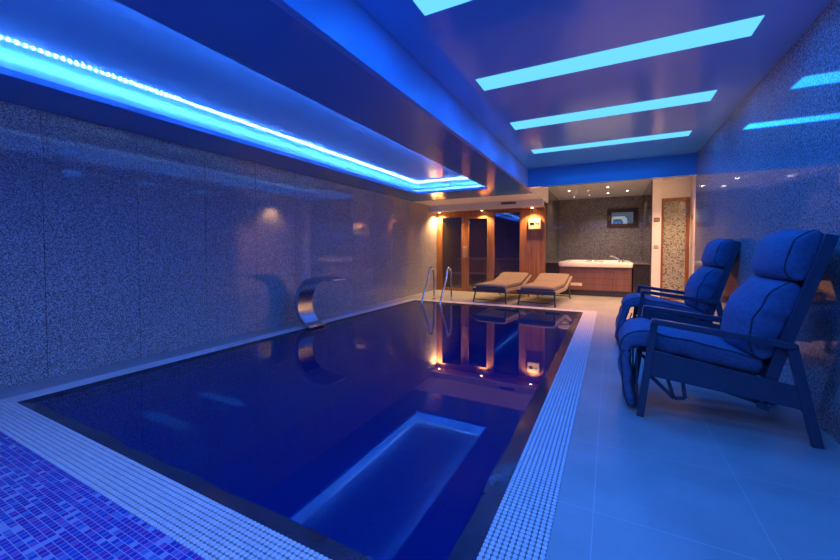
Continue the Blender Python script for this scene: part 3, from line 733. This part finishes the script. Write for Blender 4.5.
# ------------------------------------------------------------------ lamps
def panel(y0, y1, label, x1=0.857):
    x0 = -1.07
    o = MB().box(x0, x1, y0, y1, ZU - 0.004, ZU + 0.02).build('ceiling_light_panel', M['panel'], None, smooth=0)
    tag(o, label, 'ceiling light', 'glowing ceiling slots over the deck')
    l = bpy.data.lights.new('slot_lamp', 'AREA'); l.shape = 'RECTANGLE'; l.size = x1 - x0; l.size_y = y1 - y0; l.energy = 15; l.color = (0.0, 0.165, 1.0)
    a = bpy.data.objects.new('slot_lamp', l); COL.objects.link(a); a.parent = o; a.location = ((x0 + x1) / 2, (y0 + y1) / 2, ZU - 0.008)
panel(5.70, 5.93, 'farthest of the glowing blue ceiling light slots, nearest the cross beam', 0.893)
panel(4.37, 4.65, 'second glowing blue ceiling light slot from the cross beam', 0.873)
panel(3.13, 3.38, 'third glowing blue ceiling light slot from the cross beam, longest in view')
panel(1.90, 2.135, 'glowing blue ceiling light slot cut off by the top of the photo')
panel(0.65, 0.89, 'unseen blue ceiling light slot added just behind the topmost visible one')  # this and the next repeat the row unseen, added to fill the left wall
panel(-0.60, -0.36, 'unseen blue ceiling light slot added nearest the back wall')

def led(name, mb, m, label): tag(mb.build(name, m, None, smooth=0), label, 'led strip', 'blue led strips in the ceiling cove')
led('led_strip', MB().box(CX0 - 0.064, CX0 - 0.056, CY0, CY1 + 0.06, ZL + 0.045, ZL + 0.051), M['led'], 'bright blue led strip along the left side of ceiling cove')
led('led_strip', MB().box(CX0 - 0.05, CX1 + 0.05, CY1 + 0.056, CY1 + 0.064, ZL + 0.045, ZL + 0.051), M['led_x'], 'blue led strip across the far end of ceiling cove')
led('led_strip', MB().box(CX1 + 0.056, CX1 + 0.064, CY0, CY1 + 0.06, ZL + 0.045, ZL + 0.051), M['led'], 'blue led strip along the right side of ceiling cove')

def spot(x, y, z, col, watt, ang, label, lens, r=0.03, name='downlight', group=None, cat='downlight', rot=(0, 0, 0), blend=0.6):
    t = thing(name, label, cat, (x, y, z), 0, group)
    MB().ring((0, 0, -0.008), r, r * 1.5, 0.01).build('bezel', M['steel'], t)
    MB().disc((0, 0, -0.004), r, 0.005, 18).build('lens', lens, t)
    if watt:
        l = bpy.data.lights.new('lamp_beam', 'SPOT'); l.energy = watt; l.color = col; l.spot_size = math.radians(ang); l.spot_blend = blend; l.shadow_soft_size = 0.025
        o = bpy.data.objects.new('lamp_beam', l); COL.objects.link(o); o.parent = t; o.location = (0, 0, -0.04); o.rotation_euler = rot
    return t
WARM = (1.0, 0.55, 0.22)
G = 'warm downlights over the sauna front'
spot(-4.10, 9.06, 2.11, WARM, 150, 140, 'warm downlight in the soffit at the left granite wall', M['warm'], group=G)
spot(-2.91, 9.06, 2.11, WARM, 62, 125, 'warm downlight in the soffit above the sauna door', M['warm'], group=G)
spot(-1.66, 9.02, 2.11, WARM, 62, 125, 'warm downlight in the soffit above the cream control box', M['warm'], group=G)
G = 'spotlights in the ceiling before the hot tub'
for (x, y, r, wt, lb) in ((-0.97, 10.35, 0.028, 42, 'tiny bright ceiling spotlight at the left over the hot tub'),
                          (-0.07, 10.2, 0.028, 42, 'tiny bright ceiling spotlight in the middle over the hot tub, nearer one'),
                          (-0.07, 11.25, 0.028, 42, 'tiny bright ceiling spotlight in the middle over the hot tub, farther one'),
                          (0.38, 11.0, 0.028, 42, 'tiny bright ceiling spotlight at the right over the hot tub')):
    spot(x, y, 2.65, (1.0, 0.72, 0.52), wt, 130, lb, M['white_lens'], r=r, group=G)
for (x, y, lb) in ((-0.95, 11.6, 'tiny faint ceiling star light at back left over the tub'), (-0.53, 11.5, 'tiny faint ceiling star light at back middle over the tub'), (-0.52, 10.55, 'tiny faint ceiling star light between the bright spotlights')):
    spot(x, y, 2.65, (1, 1, 1), 0, 90, lb, M['white_lens'], r=0.012, group=G, name='star_light')
G = 'warm downlights behind the cross beam'
spot(-0.75, 7.75, 2.65, (1.0, 0.40, 0.12), 165, 110, 'added warm fill light hidden behind the cross beam, left one', M['warm'], group=G)  # unseen pair added to warm the far floor
spot(0.55, 7.75, 2.65, (1.0, 0.40, 0.12), 165, 110, 'added warm fill light hidden behind the cross beam, right one', M['warm'], group=G)
spot(1.32, 8.6, 2.65, (1.0, 0.55, 0.28), 150, 120, 'warm downlight in the passage before the shower door', M['warm'], group=G)
spot(-3.7, 10.1, 2.10, WARM, 7, 150, 'dim warm lamp in the sauna ceiling at left', M['warm'], name='sauna_lamp')
# two bluish fill lights added out of view to lift the near end
G = 'added fill lights over the mosaic floor'
spot(-0.9, -0.9, ZU if False else ZL, (0.26, 0.40, 1.0), 40, 160, 'added bluish fill light behind the mosaic floor, out of view', M['white_lens'], group=G)
spot(-1.75, 0.6, ZL, (0.26, 0.40, 1.0), 40, 160, 'added bluish fill light above the near grating, out of view', M['white_lens'], group=G)

# dusk outside
wd = bpy.data.worlds.new('world'); S.world = wd; wd.use_nodes = True
bg = wd.node_tree.nodes['Background']; bg.inputs[0].default_value = (0.3, 0.34, 0.44, 1); bg.inputs[1].default_value = 0.3

# ------------------------------------------------------------------ camera
cam = bpy.data.cameras.new('camera'); co = bpy.data.objects.new('camera', cam); COL.objects.link(co); S.camera = co
yaw = math.atan((610 - 420) / 367.0)
cam.sensor_width = 36; cam.lens = 367.0 / 840 * 36
cam.shift_y = -(280 - 260.25) / 840
cam.clip_start = 0.02
co.location = (0, 0, 1.1); co.rotation_euler = (PI / 2 - math.radians(1.6), 0, yaw)
vs = S.view_settings
S.display_settings.display_device = 'sRGB'
vs.view_transform = 'Standard'; vs.look = 'None'; vs.gamma = 1.0; vs.use_curve_mapping = False; vs.exposure = 0.45
